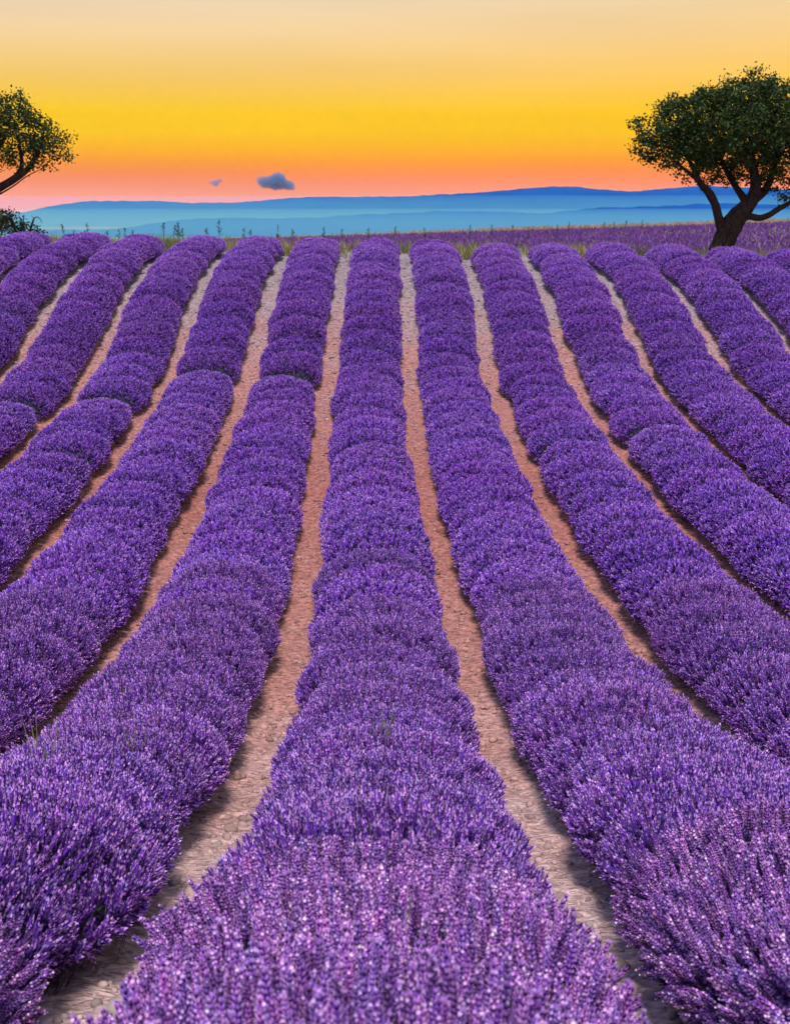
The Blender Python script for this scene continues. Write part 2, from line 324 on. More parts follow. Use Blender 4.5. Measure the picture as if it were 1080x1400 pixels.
# ------------------------------------------------------------------ clouds, beyond the haze
M_CLOUD = bpy.data.materials.new('cloud'); M_CLOUD.use_nodes = True
N = M_CLOUD.node_tree.nodes; N.clear(); o_ = N.new('ShaderNodeOutputMaterial'); pv = N.new('ShaderNodeVolumePrincipled')
pv.inputs['Color'].default_value = (.20, .45, 1.0, 1); pv.inputs['Density'].default_value = .022; pv.inputs['Absorption Color'].default_value = (.0, .0, .0, 1)
M_CLOUD.node_tree.links.new(pv.outputs[0], o_.inputs['Volume'])
def ico(sub):
    bm = bmesh.new(); bmesh.ops.create_icosphere(bm, subdivisions=sub, radius=1)
    V = np.array([v.co[:] for v in bm.verts]); F = np.array([[v.index for v in f.verts] for f in bm.faces]); bm.free(); return V, F
ICO1, ICO2, ICO3, ICO5 = ico(1), ico(2), ico(3), ico(5)
def cloud(px, py, lobes, label, seed):
    dist = 12000; s = dist / FPX
    V, F = ICO5; V = V.copy()
    # support-style blob: farthest hit of the lobes along each direction, then lumps
    best = np.zeros(len(V))
    for (cx, cz, rx, rz) in lobes:
        c = np.array([cx, 0, cz]); ra = np.array([rx, (rx + rz) * .5, rz])
        d = V / ra; o = -c / ra
        A = (d * d).sum(1); B = (d * o).sum(1); C = (o * o).sum() - 1
        disc = B * B - A * C; t = np.where(disc > 0, (-B + np.sqrt(np.maximum(disc, 0))) / A, 0)
        best = np.maximum(best, t)
    nn = noise2(V[:, 0] * 4 + 3, V[:, 2] * 4 + V[:, 1] * 3, seed) * .3 + noise2(V[:, 0] * 9, V[:, 2] * 9 + V[:, 1] * 8, seed + 1) * .24 + noise2(V[:, 0] * 22, V[:, 2] * 22 + V[:, 1] * 20, seed + 2) * .2
    P = V * (best * (1 + nn))[:, None] * s
    o = link('cloud', mesh_np('cloud', P, F, M_CLOUD), loc=((px - 540) / FPX * dist, dist, CAMZ + (YH - py) / FPX * dist))
    tag(o, label, 'cloud')
cloud(384, 252, [(0, 0, 16, 10), (3, 5.5, 9, 7), (-14, 0, 11, 7.5), (14, -3.5, 12, 6.5), (-6, 3, 9, 6)], 'larger blue grey cloud puff low above the far ridge', 5)
cloud(304, 253.5, [(0, 0, 5, 4), (4.5, 2.8, 5, 2.6), (-6, 1, 4.5, 2)], 'smaller wispy grey cloud scrap low above the far ridge', 15)

# ------------------------------------------------------------------ lavender spikes
VIO_D = np.array([.075, .014, .26]); VIO = np.array([.19, .056, .44]); LIL = np.array([.60, .32, .84]); PALE = np.array([.80, .54, .95])
STEM = np.array([.085, .08, .09])
def tube(p0, p1, r0, r1, n=3):
    p0, p1 = np.array(p0, float), np.array(p1, float); d = p1 - p0; d /= np.linalg.norm(d)
    x = np.cross(d, [0, 1, 0] if abs(d[1]) < .9 else [1, 0, 0]); x /= np.linalg.norm(x); y = np.cross(d, x)
    a = np.arange(n) * 2 * math.pi / n
    ring = np.cos(a)[:, None] * x + np.sin(a)[:, None] * y
    V = np.concatenate([p0 + ring * r0, p1 + ring * r1]); F = []
    for i in range(n):
        j = (i + 1) % n; F += [[i, j, n + j], [i, n + j, n + i]]
    return V, np.array(F)
def spike_near(rng):
    """stem, whorls of pointed buds, small open lilac florets; head root at 0, tip at ~+.06"""
    A = Acc(); H = rng.uniform(.05, .07)
    bend = rng.normal(0, .25, 2)
    def cur(z): return np.array([bend[0] * z * z * 1.5, bend[1] * z * z * 1.5, z])
    V, F = tube(cur(-.13), cur(0), .0013, .0013, 3); A.add(V, F, STEM); V, F = tube(cur(-.003), cur(H * 1.02), .0048, .002, 4); A.add(V, F, VIO)
    if rng.random() < .5:                            # a lower whorl, apart from the head
        zs = [-.024] + list(np.linspace(0, H, 8))
    else: zs = list(np.linspace(0, H, 9))
    for wi, z in enumerate(zs):
        f = z / H; nb = 5 if f < .8 else 3
        rad = .0085 * (1.0 - .45 * max(0, f) ** 2) * (0.8 if wi == 0 else 1)
        a0 = rng.uniform(0, 6.28)
        for k in range(nb):
            a = a0 + k * 2 * math.pi / nb + rng.normal(0, .15)
            o = np.array([math.cos(a), math.sin(a), 0]); t = np.array([-o[1], o[0], 0]); c = cur(z)
            up = .010 + .004 * f
            base = c + o * .0015
            tip = c + o * rad + np.array([0, 0, up])
            mid = c + o * rad * .75 + np.array([0, 0, up * .25])
            wv = .0038
            V = np.array([base, mid + t * wv, mid - t * wv, mid + np.array([0, 0, .0045]) - o * .002, tip])
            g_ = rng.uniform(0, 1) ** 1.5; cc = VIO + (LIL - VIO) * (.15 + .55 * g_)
            C = np.array([VIO_D * .7, cc * .33, cc * .33, cc * .7, cc * 1.5 + .03])  # light from above put into the bud colours: dark underside, bright tip
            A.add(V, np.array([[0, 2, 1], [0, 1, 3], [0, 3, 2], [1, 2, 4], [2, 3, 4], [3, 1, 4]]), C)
            if rng.random() < .22:                   # open floret
                s = rng.uniform(.003, .0045); q = tip + o * .001
                pv_ = np.array([q - t * s, q + np.array([0, 0, s * 1.1]) + o * s * .4, q + t * s, q + o * s * .9 - np.array([0, 0, s * .7])])
                pc = LIL + (PALE - LIL) * rng.random()
                A.add(pv_, np.array([[0, 2, 1], [0, 3, 2]]), pc)
    return A.get()
def spike_mid(rng):
    A = Acc(); H = rng.uniform(.05, .07)
    V, F = tube((0, 0, -.16), (0, 0, 0), .0015, .0015, 3); A.add(V, F, np.array([.10, .065, .13]))
    zs = [-.004, .004, .018, .026, .042, H]; rs = [.003, .0075, .0055, .0075, .0055, .0012]; a = np.arange(4) * math.pi / 2
    Vr = []; Cr = []
    for i, (z, r_) in enumerate(zip(zs, rs)):
        r_ *= rng.uniform(.85, 1.15)
        Vr.append(np.stack([np.cos(a + i * .7) * r_, np.sin(a + i * .7) * r_, np.full(4, z)], 1))
        Cr.append(np.tile((VIO_D + (VIO - VIO_D) * (.12 + .4 * rng.random() + .11 * i)), (4, 1)))  # body colour lightens towards the tip, painted as if lit from above
    F = [[i * 4 + j, i * 4 + (j + 1) % 4, (i + 1) * 4 + (j + 1) % 4] for i in range(5) for j in range(4)] + [[i * 4 + j, (i + 1) * 4 + (j + 1) % 4, (i + 1) * 4 + j] for i in range(5) for j in range(4)]
    A.add(np.concatenate(Vr), np.array(F), np.concatenate(Cr))
    for k in range(9):
        an = rng.uniform(0, 6.28); o = np.array([math.cos(an), math.sin(an), 0]); t = np.array([-o[1], o[0], 0]); z = rng.uniform(.008, H)
        q = o * .008 + np.array([0, 0, z]); s = rng.uniform(.0035, .0055)
        A.add(np.array([q - t * s, q + t * s, q + o * s * .5 + np.array([0, 0, s * 2.4])]), np.array([[0, 1, 2]]), (LIL + (PALE - LIL) * rng.random() * .5) * .92)
    return A.get()
def spike_far(rng):
    A = Acc(); H = rng.uniform(.055, .08)
    c = VIO_D + (VIO - VIO_D) * rng.random()
    V, F = tube((0, 0, 0), (0, 0, H * .6), .008, .011, 3); A.add(V, F, c)
    V, F = tube((0, 0, H * .6), (0, 0, H), .011, .002, 3); A.add(V, F, c * 1.3)
    for k in range(5):
        an = rng.uniform(0, 6.28); o = np.array([math.cos(an), math.sin(an), 0]); t = np.array([-o[1], o[0], 0])
        q = o * .009 + np.array([0, 0, rng.uniform(.01, H)]); s = rng.uniform(.005, .009)
        A.add(np.array([q - t * s, q + t * s, q + o * s * .5 + np.array([0, 0, s * 2])]), np.array([[0, 1, 2]]), LIL + (PALE - LIL) * rng.random() * .6)
    V, F = tube((0, 0, -.1), (0, 0, 0), .002, .002, 3); A.add(V, F, STEM)
    return A.get()

BA, BW, BH = .96, .70, .62                   # half length, half width, height of the flower-tip surface of one plant
def dome(u, ph, seed, k=1.0):
    """tip surface; u along the row -1..1, ph angle from up"""
    r_ = np.maximum(1 - np.abs(u) ** 2.3, 0) ** (1 / 1.7)
    lump = 1 + .09 * noise2(u * 1.6 + 9, ph * 2.0 + 5, seed) + .06 * noise2(u * 5 + 9, ph * 4.4 + 5, seed + 1)
    wv = BW * (.42 + .58 * r_) * lump * k
    hv = BH * (.42 + .58 * r_) * lump * k
    s, c = np.sin(ph), np.cos(ph)
    x = wv * np.sign(s) * np.abs(s) ** .97
    zc = .36 * hv
    z = np.where(c >= 0, zc + (hv - zc) * np.abs(c) ** .97, zc + zc * .95 * c)
    return np.stack([x, BA * u * (.94 + .06 * k), z], -1)
def dome_samples(n, seed, rng, phmax=R(128)):
    P, D = [], []
    got = 0
    while got < n:
        u = rng.uniform(-.99, .99, 6000); ph = rng.uniform(-phmax, phmax, 6000); e = .01
        p = dome(u, ph, seed); pu = (dome(np.clip(u + e, -1, 1), ph, seed) - dome(np.clip(u - e, -1, 1), ph, seed)); pp = dome(u, ph + e, seed) - dome(u, ph - e, seed)
        nrm = np.cross(pp, pu); ar = np.linalg.norm(nrm, axis=1) + 1e-12; nrm = nrm / ar[:, None]
        sgn = np.sign((nrm * (p - np.array([0, 0, .12]))).sum(1)); nrm *= sgn[:, None]
        keep = rng.random(6000) < np.minimum(1, ar / np.percentile(ar, 97))
        keep &= p[:, 2] > .02
        P.append(p[keep]); D.append(nrm[keep]); got += keep.sum()
    return np.concatenate(P)[:n], np.concatenate(D)[:n]
def bush_flowers(name, kind, n, seed, leafy=False):
    rng = np.random.default_rng(seed)
    P, Nn = dome_samples(n, seed, rng)
    if leafy:
        kp = rng.random(n) > .88 * sstep(.45, .8, -P[:, 1] / BA + .25 * noise2(P[:, 0] * 5 + 9, P[:, 2] * 5 + 9, seed)); P, Nn = P[kp], Nn[kp]; n = len(P)
    d = Nn * .62 + np.array([0, 0, .38]) + rng.normal(0, .10, P.shape)
    d /= np.linalg.norm(d, axis=1, keepdims=True)
    P = P + d * (.02 - np.abs(rng.normal(0, .055, len(P))))[:, None]
    maker = {'near': spike_near, 'mid': spike_mid, 'far': spike_far}[kind]
    nt_ = 10 if kind != 'near' else 14
    A = Acc(); which = rng.integers(0, nt_, n)
    for t in range(nt_):
        V, F, C = maker(rng); s = which == t
        if not s.any(): continue
        fr = frames_from(d[s], rng); sc = rng.uniform(.85, 1.2, s.sum()) * {'near': 1.2, 'mid': 1.12, 'far': 1}[kind]
        VV, FF, CC = scatter(V, F, C, P[s] - d[s] * .05, fr, sc)
        vary = np.clip(np.exp(rng.normal(-.06, .36, s.sum())), .4, 1.65)
        tint = (1 + rng.normal(0, .10, (s.sum(), 3)) * np.array([1, .6, .5])) * np.array({'near': (1.06, .93, .97), 'mid': (.99, .94, 1.0), 'far': (.98, .97, 1.0)}[kind])
        CC = np.clip(CC.reshape(s.sum(), -1, 3) * (vary[:, None] * tint)[:, None, :], 0, .95).reshape(-1, 3)
        A.add(VV, FF, CC)
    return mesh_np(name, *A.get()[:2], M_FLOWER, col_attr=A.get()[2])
def bush_foliage(name, seed, nb=420, leafc=(.085, .125, .095)):
    rng = np.random.default_rng(seed + 1000)
    U, PH = np.meshgrid(np.linspace(-.97, .97, 13), np.linspace(-R(118), R(118), 15)); 
    V = dome(U, PH, seed, .72); V = V + rng.normal(0, .012, V.shape)
    V[..., 2] = np.maximum(V[..., 2] - .03, -.1)
    n, m = V.shape[:2]; i = np.arange(n * m).reshape(n, m)
    Fq = np.stack([i[:-1, :-1], i[:-1, 1:], i[1:, 1:], i[1:, :-1]], -1).reshape(-1, 4)
    Ft = np.concatenate([Fq[:, [0, 1, 2]], Fq[:, [0, 2, 3]]])
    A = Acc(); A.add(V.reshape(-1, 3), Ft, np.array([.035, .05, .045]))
    P, Nn = dome_samples(nb, seed, rng); P = P * np.array([.76, .95, .76]) 
    d = Nn * .8 + np.array([0, 0, .35]) + rng.normal(0, .3, P.shape)
    leaf = (np.array([[-.004, 0, 0], [.004, 0, 0], [.006, .003, .05], [-.006, .003, .05], [0, .012, .10]]), np.array([[0, 1, 2], [0, 2, 3], [3, 2, 4]]), np.tile(np.array([leafc]), (5, 1)))
    VV, FF, CC = scatter(*leaf, P, frames_from(d, rng), rng.uniform(.7, 1.4, nb))
    CC = CC.reshape(nb, -1, 3) * rng.uniform(.6, 1.3, nb)[:, None, None]
    A.add(VV, FF, CC.reshape(-1, 3))
    V, F, C = A.get()
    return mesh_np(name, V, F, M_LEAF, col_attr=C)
LOD = {'near': [], 'mid': [], 'far': []}
for kind, cnt, n in (('near', 2, 2500), ('mid', 3, 4200), ('far', 4, 3800)):
    for i in range(cnt):
        sd = {'near': 100, 'mid': 200, 'far': 300}[kind] + i * 7
        LOD[kind].append((bush_foliage('lavender_foliage', sd), bush_flowers('lavender_flowers', kind, n, sd)))

LEAFY = {k_: (bush_foliage('lavender_foliage', sd_, 1500, (.075, .13, .105)), bush_flowers('lavender_flowers', k_, n_, sd_, True)) for k_, sd_, n_ in (('mid', 260, 4200), ('far', 360, 3800))}
ORD = ['', 'first', 'second', 'third', 'fourth', 'fifth', 'sixth', 'seventh', 'eighth', 'ninth', 'tenth', 'eleventh', 'twelfth', 'thirteenth', 'fourteenth']
def row_label(k):
    if k == 6: return 'purple lavender row whose far end stops at the gnarled tree trunk'
    if k < 6: return '%s purple lavender row counting from the gnarled tree\'s row towards the green shrubs' % ORD[6 - k]
    return '%s purple lavender row past the gnarled tree\'s row, away from the green shrubs' % ORD[k - 6]
# wide gaps between plants that the photo shows: (row, distance)
GAPS = {-2: [25.6], -1: [25.4], 2: [20.2, 9.6], 3: [20.6], -3: [22.9, 19.6], -4: [23.2]}
rngR = random.Random(7)
first_bush = None
for k in range(-8, 9):
    if k in (-8, 8): y_start = 24.0
    else: y_start = .35
    row = None; y = y_start + rngR.uniform(0, .4) if k else .35
    gaps = sorted(GAPS.get(k, []))
    yend = 37.3 + rngR.uniform(-.3, .3) - .04 * k
    ys_ = []; lf = False
    while y < yend:
        far = sstep(13, 22, y)
        step = rngR.uniform(.66, .90) * (1 + .08 * far)
        size = rngR.uniform(.92, 1.09)
        ys_.append((y, size, lf)); lf = False
        y += step * size
        if gaps and y > gaps[0]: y += .25 + .5 * far; gaps.pop(0); lf = True
        elif rngR.random() < .04 + .08 * far: y += .2
    for (y, size, lf) in ys_:
        x = float(rowx(k, y)) + rngR.gauss(0, .03)
        if abs(x) > .36 * y + 1.7: continue
        z = float(gz(x, y)) - .02
        slant = math.hypot(x, y, CAMZ - z - .5)
        kind = 'near' if slant + rngR.uniform(-.5, .5) < 5.0 else ('mid' if slant + rngR.uniform(-1.3, 1.3) < 13.5 else 'far')
        if row is None:
            row = link('lavender_row', None, loc=(rowx(k, 20), 20, float(gz(rowx(k, 20), 20))))
            tag(row, row_label(k), 'lavender row', 'parallel rows of flowering lavender')
        fol, flo = rngR.choice(LOD[kind])
        if lf and kind != 'near': fol, flo = LEAFY[kind]
        bush = link('lavender_bush', fol, row)
        slope = float((gz(x, y + .4) - gz(x, y - .4)) / .8)
        far = float(sstep(12, 24, y))
        bush.location = (x - row.location.x, y - row.location.y, z - row.location.z)
        bush.rotation_euler = (math.atan(slope) * (1 - .10 * far), rngR.gauss(0, .03), rngR.choice((0, 0 if lf else math.pi)) + rngR.gauss(0, .05))
        if abs(abs(bush.rotation_euler.z) - math.pi) < 1: bush.rotation_euler.x *= -1
        hs = rngR.gauss(1, .028) * (1.06 - .10 * far)
        bush.scale = (size * (1.03 - .03 * float(sstep(4.5, 10, y))) * rngR.uniform(.95, 1.03) / size, size, hs)
        fl = link('flower_spikes', flo, bush); fl['kind'] = 'stuff'
        if k == 0 and first_bush is None and y > 1.2: first_bush = bush

# the largest spikes of the nearest plant, one by one
rng = np.random.default_rng(77)
TPL = []
for i in range(8):
    V, F, C = spike_near(rng); TPL.append(mesh_np('flower_spike', V, F, M_FLOWER, col_attr=C))
P, Nn = dome_samples(1500, 555, rng, R(75)); P *= 1.02
sel = np.argsort(P[:, 1])[-0:]; cnt = 0
for p, nn_ in zip(P, Nn):
    if cnt >= 290: break
    d = Vector(nn_ * .55 + np.array([0, 0, .45]) + rng.normal(0, .12, 3)).normalized()
    o = link('flower_spike', TPL[rng.integers(0, 8)], first_bush)
    o.location = Vector(p) - d * .045; q = d.to_track_quat('Z', 'Y'); o.rotation_mode = 'QUATERNION'; o.rotation_quaternion = q
    s = rng.uniform(1.1, 1.45); o.scale = (s, s, s); cnt += 1

# ------------------------------------------------------------------ stones and clods on the soil between the rows
def stone_mesh(seed, base, amp=.22, flat=.6):
    V, F = base; V = V.copy()
    n = 1 + amp * 2 * noise2(V[:, 0] * 1.4 + V[:, 2] * 1.1 + 5, V[:, 1] * 1.4 - V[:, 2] + 9, seed) + amp * noise2(V[:, 0] * 3 + 2, V[:, 1] * 3 + V[:, 2] * 2.4, seed + 1)
    return V * n[:, None] * np.array([1, .75, flat]), F
STONES = [mesh_np('stone', *stone_mesh(40 + i, ICO3 if i < 3 else ICO2, .32, random.Random(i).uniform(.34, .5)), M_STONE, smooth=True) for i in range(7)]
def put_stone(x, y, s, i, rz, label, sink=.55):
    o = link('stone', STONES[i], loc=(x, y, float(ground_at(x, y)) + s * (.6 - sink)))
    o.rotation_euler = (random.uniform(-.2, .2), random.uniform(-.2, .2), rz); o.scale = (s, s, s)
    tag(o, label, 'stone', 'loose stones on the soil paths')
def pix_ground(px, py):
    """photo pixel -> point on the ground"""
    vx, vy = (px - 540) / FPX, (py - 700) / FPX
    d = np.array([vx, math.cos(PITCH) - vy * math.sin(PITCH), -(math.sin(PITCH) + vy * math.cos(PITCH))])
    t = 1.0
    while t < 60:
        if CAMZ + d[2] * t < gz(d[0] * t, d[1] * t): break
        t += .01
    return d[0] * t, d[1] * t
random.seed(5)
put_stone(*pix_ground(317, 1127), .042, 0, .4, 'smooth rounded pale brown stone on the path beside the middle row', .3)
put_stone(*pix_ground(297, 1143), .045, 1, 1.2, 'grey mossy stone at the edge of the lavender beside the rounded brown stone')
put_stone(*pix_ground(165, 1370), .07, 2, .3, 'large pale grey stone in the nearest bit of path beside dark lavender')
put_stone(*pix_ground(180, 1352), .055, 1, 2.0, 'pale grey flat stone lying just behind the large pale grey one')
put_stone(*pix_ground(845, 1310), .05, 2, .2, 'bluish grey flat stone half under the foreground lavender spikes')
put_stone(*pix_ground(1010, 1384), .06, 0, .2, 'long flat pale pink stone at the foot of the dark lavender side')
put_stone(*pix_ground(80, 972), .05, 3, .5, 'dark mossy stone at the foot of a lavender row in red soil')
put_stone(*pix_ground(766, 1213), .035, 4, .8, 'dark brown clod shaped stone near the middle row spikes')
rs = np.random.default_rng(3)
cnt = 0
while cnt < 150:
    y = rs.uniform(2.2, 15) if rs.random() < .8 else rs.uniform(15, 30)
    k = rs.integers(-3, 4) + .5
    x = float(rowx(k, y)) + rs.normal(0, .10)
    if abs(x) > .34 * y + .3: continue
    s = rs.uniform(.014, .04)
    put_stone(x, y, s, int(rs.integers(3, 7)), rs.uniform(0, 6.28), 'small stone on the %s soil path from the gnarled tree\'s row towards the shrubs' % ORD[int(6.5 - k)]); cnt += 1
# clods and pebbles nobody could count
A = Acc()
n = 26000
yy = 1.8 + 36 * rs.random(n) ** 2.1; kk = rs.integers(-6, 7, n) + .5
xx = kk * SP + np.interp(yy, *_rx) + rs.normal(0, .16, n)
ok = np.abs(xx) < .36 * yy + .4; xx, yy = xx[ok], yy[ok]; n = len(xx)
zz = ground_at(xx, yy)
fr = frames_from(np.stack([rs.normal(0, .15, n), rs.normal(0, .15, n), np.ones(n)], 1), rs)
size = np.clip(rs.lognormal(-4.25, .5, n), .005, .045) * (1 + .02 * yy)
soilc = np.stack([np.interp(yy, [0, 5, 9, 14, 20, 27, 38], c) for c in ([.50, .50, .45, .41, .41, .41, .40], [.40, .36, .26, .20, .24, .31, .34], [.38, .34, .23, .17, .22, .32, .36])], 1)
wh = rs.integers(0, 5, n)
for t in range(5):
    s = wh == t; V, F = stone_mesh(90 + t, ICO1, .35, .55)
    VV, FF, CC = scatter(V, F, np.ones((len(V), 3)), np.stack([xx, yy, zz + size * .15], 1)[s], fr[s], size[s])
    CC = CC.reshape(s.sum(), -1, 3) * (soilc[s] * rs.uniform(.5, 1.15, s.sum())[:, None])[:, None, :]
    A.add(VV, FF, CC.reshape(-1, 3))
V, F, C = A.get(); pb = link('pebbles', mesh_np('pebbles', V, F, M_CLOD, col_attr=C)); tag(pb, 'pebbles and crumbled soil clods strewn over the paths', 'pebbles', kind='stuff')

# ------------------------------------------------------------------ grass and the second lavender field beyond the row ends
def blades(name, xs_, ys_, h, wd, cols, rng, lean=.3, droop=.25):
    n = len(xs_); zz = ground_at(xs_, ys_) - .02
    t = (np.array([[-.5, 0, 0], [.5, 0, 0], [.32, .06, .55], [-.32, .06, .55], [0, droop, 1.0]]), np.array([[0, 1, 2], [0, 2, 3], [3, 2, 4]]))
    d = np.stack([rng.normal(0, lean, n), rng.normal(0, lean, n), np.ones(n)], 1); fr = frames_from(d, rng)
    V = t[0][None] * np.stack([wd, h, h], 1)[:, None, :]
    VV = np.einsum('nij,nmj->nmi', fr, V) + np.stack([xs_, ys_, zz], 1)[:, None, :]
    FF = (t[1][None] + (np.arange(n) * 5)[:, None, None]).reshape(-1, 3)
    return mesh_np(name, VV.reshape(-1, 3), FF, M_GRASS, col_attr=np.repeat(cols, 5, 0))
rng = np.random.default_rng(21)
n = 34000
x = rng.uniform(-24, 24, n); y = 37.7 + 6 * rng.random(n) ** 1.5
dens = noise2(x / 1.3, y / 2.0, 70) + .5
keep = rng.random(n) < np.clip(dens * 2.2 - .65, .03, 1); x, y = x[keep], y[keep]; n = len(x)
green = np.clip(noise2(x / 1.0, y / 1.6, 71) * 2.2 + .5, 0, 1)[:, None]
c = np.array([.40, .33, .15]) * (1 - green) + np.array([.17, .21, .06]) * green; c = c * rng.uniform(.6, 1.3, (n, 1))
h = rng.uniform(.24, .55, n) * (0.7 + .6 * np.clip(noise2(x / 1.5, y / 1.5, 72) + .5, 0, 1)) 
o = link('dry_grass', blades('dry_grass', x, y, h, rng.uniform(.015, .04, n), c, rng)); tag(o, 'yellow green weedy grass strip beyond the row ends', 'grass', kind='stuff')
n = 80000
y = 44 + 58 * rng.random(n) ** 1.4; x = rng.uniform(-.42, .42, n) * y * 1.15
keep = np.abs(((y + .3 * noise2(x / 3, y / 3, 73)) % 1.7) - .85) < .62; x, y = x[keep], y[keep]; n = len(x)
c = np.array([.17, .06, .34]) * rng.uniform(.55, 1.5, (n, 1)); pk = rng.random(n) < .2; c[pk] = np.array([.24, .12, .30]) * rng.uniform(.6, 1.3, (pk.sum(), 1))
o = link('far_lavender', blades('far_lavender', x, y, rng.uniform(.14, .27, n), rng.uniform(.06, .12, n), np.clip(c, 0, .9), rng, .25, .1)); tag(o, 'second flat lavender field beyond the grass strip', 'lavender', kind='stuff')
n = 9000
y = rng.uniform(102, 112, n); x = rng.uniform(-50, 60, n)
keep = rng.random(n) < np.clip((x + 8) / 20, .12, 1); x, y = x[keep], y[keep]; n = len(x)
c = np.array([.48, .30, .17]) * rng.uniform(.7, 1.25, (n, 1))
o = link('far_grass', blades('far_grass', x, y, rng.uniform(.2, .5, n), rng.uniform(.04, .08, n), c, rng)); tag(o, 'tawny dry grass along the far edge of the plateau', 'grass', kind='stuff')

# tall weed stalks against the hills
M_WEED = attr_mat('weed', .8, .2, .15)
def weed_mesh(seed, h, branches):
    rg = np.random.default_rng(seed); A = Acc()
    lean = rg.normal(0, .05, 2); top = np.array([lean[0] * h, lean[1] * h, h]); c = np.array([.05, .075, .045])
    V, F = tube((0, 0, -.05), top, .009, .004, 4); A.add(V, F, c)
    for i in range(branches):
        t = rg.uniform(.35, .98); p = top * t; a = rg.uniform(0, 6.28); l = rg.uniform(.05, .16) * (1.2 - t)
        q = p + np.array([math.cos(a) * l, math.sin(a) * l, l * 1.3]); V, F = tube(p, q, .004, .003, 3); A.add(V, F, c)
        for j in range(3):
            s = rg.uniform(.012, .026); b_ = p + (q - p) * rg.uniform(.4, 1.1); d = rg.normal(0, s, (3, 3)); A.add(b_ + d, np.array([[0, 1, 2]]), c * rg.uniform(.8, 1.6))
    V, F, C = A.get(); return mesh_np('weed_stalk', V, F, M_WEED, col_attr=C)
def px_x(px, y): return (px - 540) / FPX * y
WE = [weed_mesh(i, 1, 22) for i in range(5)]
random.seed(9)
for (px, top, y) in [(104, 305, 43), (113, 313, 44), (131, 304, 42), (159, 314, 43), (173, 312, 44), (181, 311, 43), (186, 313, 45), (232, 303, 43), (242, 306, 43), (251, 301, 42), (254, 305, 43), (259, 311, 44), (294, 310, 45), (307, 299, 44), (339, 309, 44), (349, 312, 46), (385, 307, 44), (400, 312, 46), (445, 309, 47), (470, 311, 50), (505, 310, 50), (535, 308, 50), (580, 309, 55), (640, 306, 60), (668, 306, 60), (696, 307, 60), (718, 307, 62), (755, 306, 60), (771, 302, 60), (817, 303, 70), (831, 302, 70), (843, 300, 70), (868, 300, 75)]:
    x = px_x(px, y); z0 = float(ground_at(x, y)); zt = CAMZ + (YH - top) / FPX * y
    o = link('weed_stalk', random.choice(WE), loc=(x, y, z0)); h = max(.3, zt - z0); o.scale = (.9 + .3 * h, .9 + .3 * h, h); o.rotation_euler.z = random.uniform(0, 6.28)
    kr = 6 - round((px - 514) / 80); tag(o, 'thin dark weed stalk behind the %s lavender row end from the gnarled tree' % ORD[max(1, kr)], 'weed', 'weed stalks on the crest')

# green grass sprouts growing up through the lavender
SPR = []
for i in range(3):
    rg = np.random.default_rng(60 + i); A = Acc()
    for j in range(16):
        a = rg.uniform(0, 6.28); r_ = rg.uniform(0, .12); l = rg.uniform(.10, .26); p = np.array([math.cos(a) * r_, math.sin(a) * r_ * 1.5, -.1]); dd = np.array([rg.normal(0, .15), rg.normal(0, .15), 1])
        q = p + dd * (l + .1); t = np.array([math.cos(a + 1.5), math.sin(a + 1.5), 0]) * .003; mdl = (p + q) / 2
        A.add(np.array([p - t, p + t, mdl + t, mdl - t, q]), np.array([[0, 1, 2], [0, 2, 3], [3, 2, 4]]), np.array([.20, .22, .09]) * rg.uniform(.7, 1.3))
    V, F, C = A.get(); SPR.append(mesh_np('grass_sprout', V, F, M_GRASS, col_attr=C))
for i, (k, y, dx, lab) in enumerate([(0, 6.9, .02, 'pale green grass sprouts poking out of the middle lavender row'), (-1, 6.1, -.1, 'pale green grass sprouts in the row left of the rounded stone path'), (-1, 6.6, .3, 'small tuft of green blades beside dark leaves in the lavender flank')]):
    x = float(rowx(k, y)) + dx
    o = link('grass_sprout', SPR[i % 3], loc=(x, y, float(gz(x, y)) + .64 - .9 * dx * dx)); tag(o, lab, 'grass tuft', 'grass sprouts in the lavender')

# ------------------------------------------------------------------ trees
M_BARK, N, L, b = new_mat('bark')
tcn = N.new('ShaderNodeTexCoord'); mp = N.new('ShaderNodeMapping'); mp.inputs['Scale'].default_value = (5, 5, 1.6); L.new(tcn.outputs['Object'], mp.inputs[0])
nz = N.new('ShaderNodeTexNoise'); nz.inputs['Scale'].default_value = 3; nz.inputs['Detail'].default_value = 9; nz.inputs['Roughness'].default_value = .7; L.new(mp.outputs[0], nz.inputs[0])
r = N.new('ShaderNodeValToRGB'); L.new(nz.outputs[0], r.inputs[0]); r.color_ramp.elements[0].position = .35; r.color_ramp.elements[0].color = (.012, .009, .009, 1); r.color_ramp.elements[1].position = .7; r.color_ramp.elements[1].color = (.075, .055, .05, 1)
L.new(r.outputs[0], b.inputs['Base Color']); b.inputs['Roughness'].default_value = .95; b.inputs['Specular IOR Level'].default_value = .1
bp = N.new('ShaderNodeBump'); bp.inputs['Strength'].default_value = 1; bp.inputs['Distance'].default_value = .06; L.new(nz.outputs[0], bp.inputs['Height']); L.new(bp.outputs[0], b.inputs['Normal'])

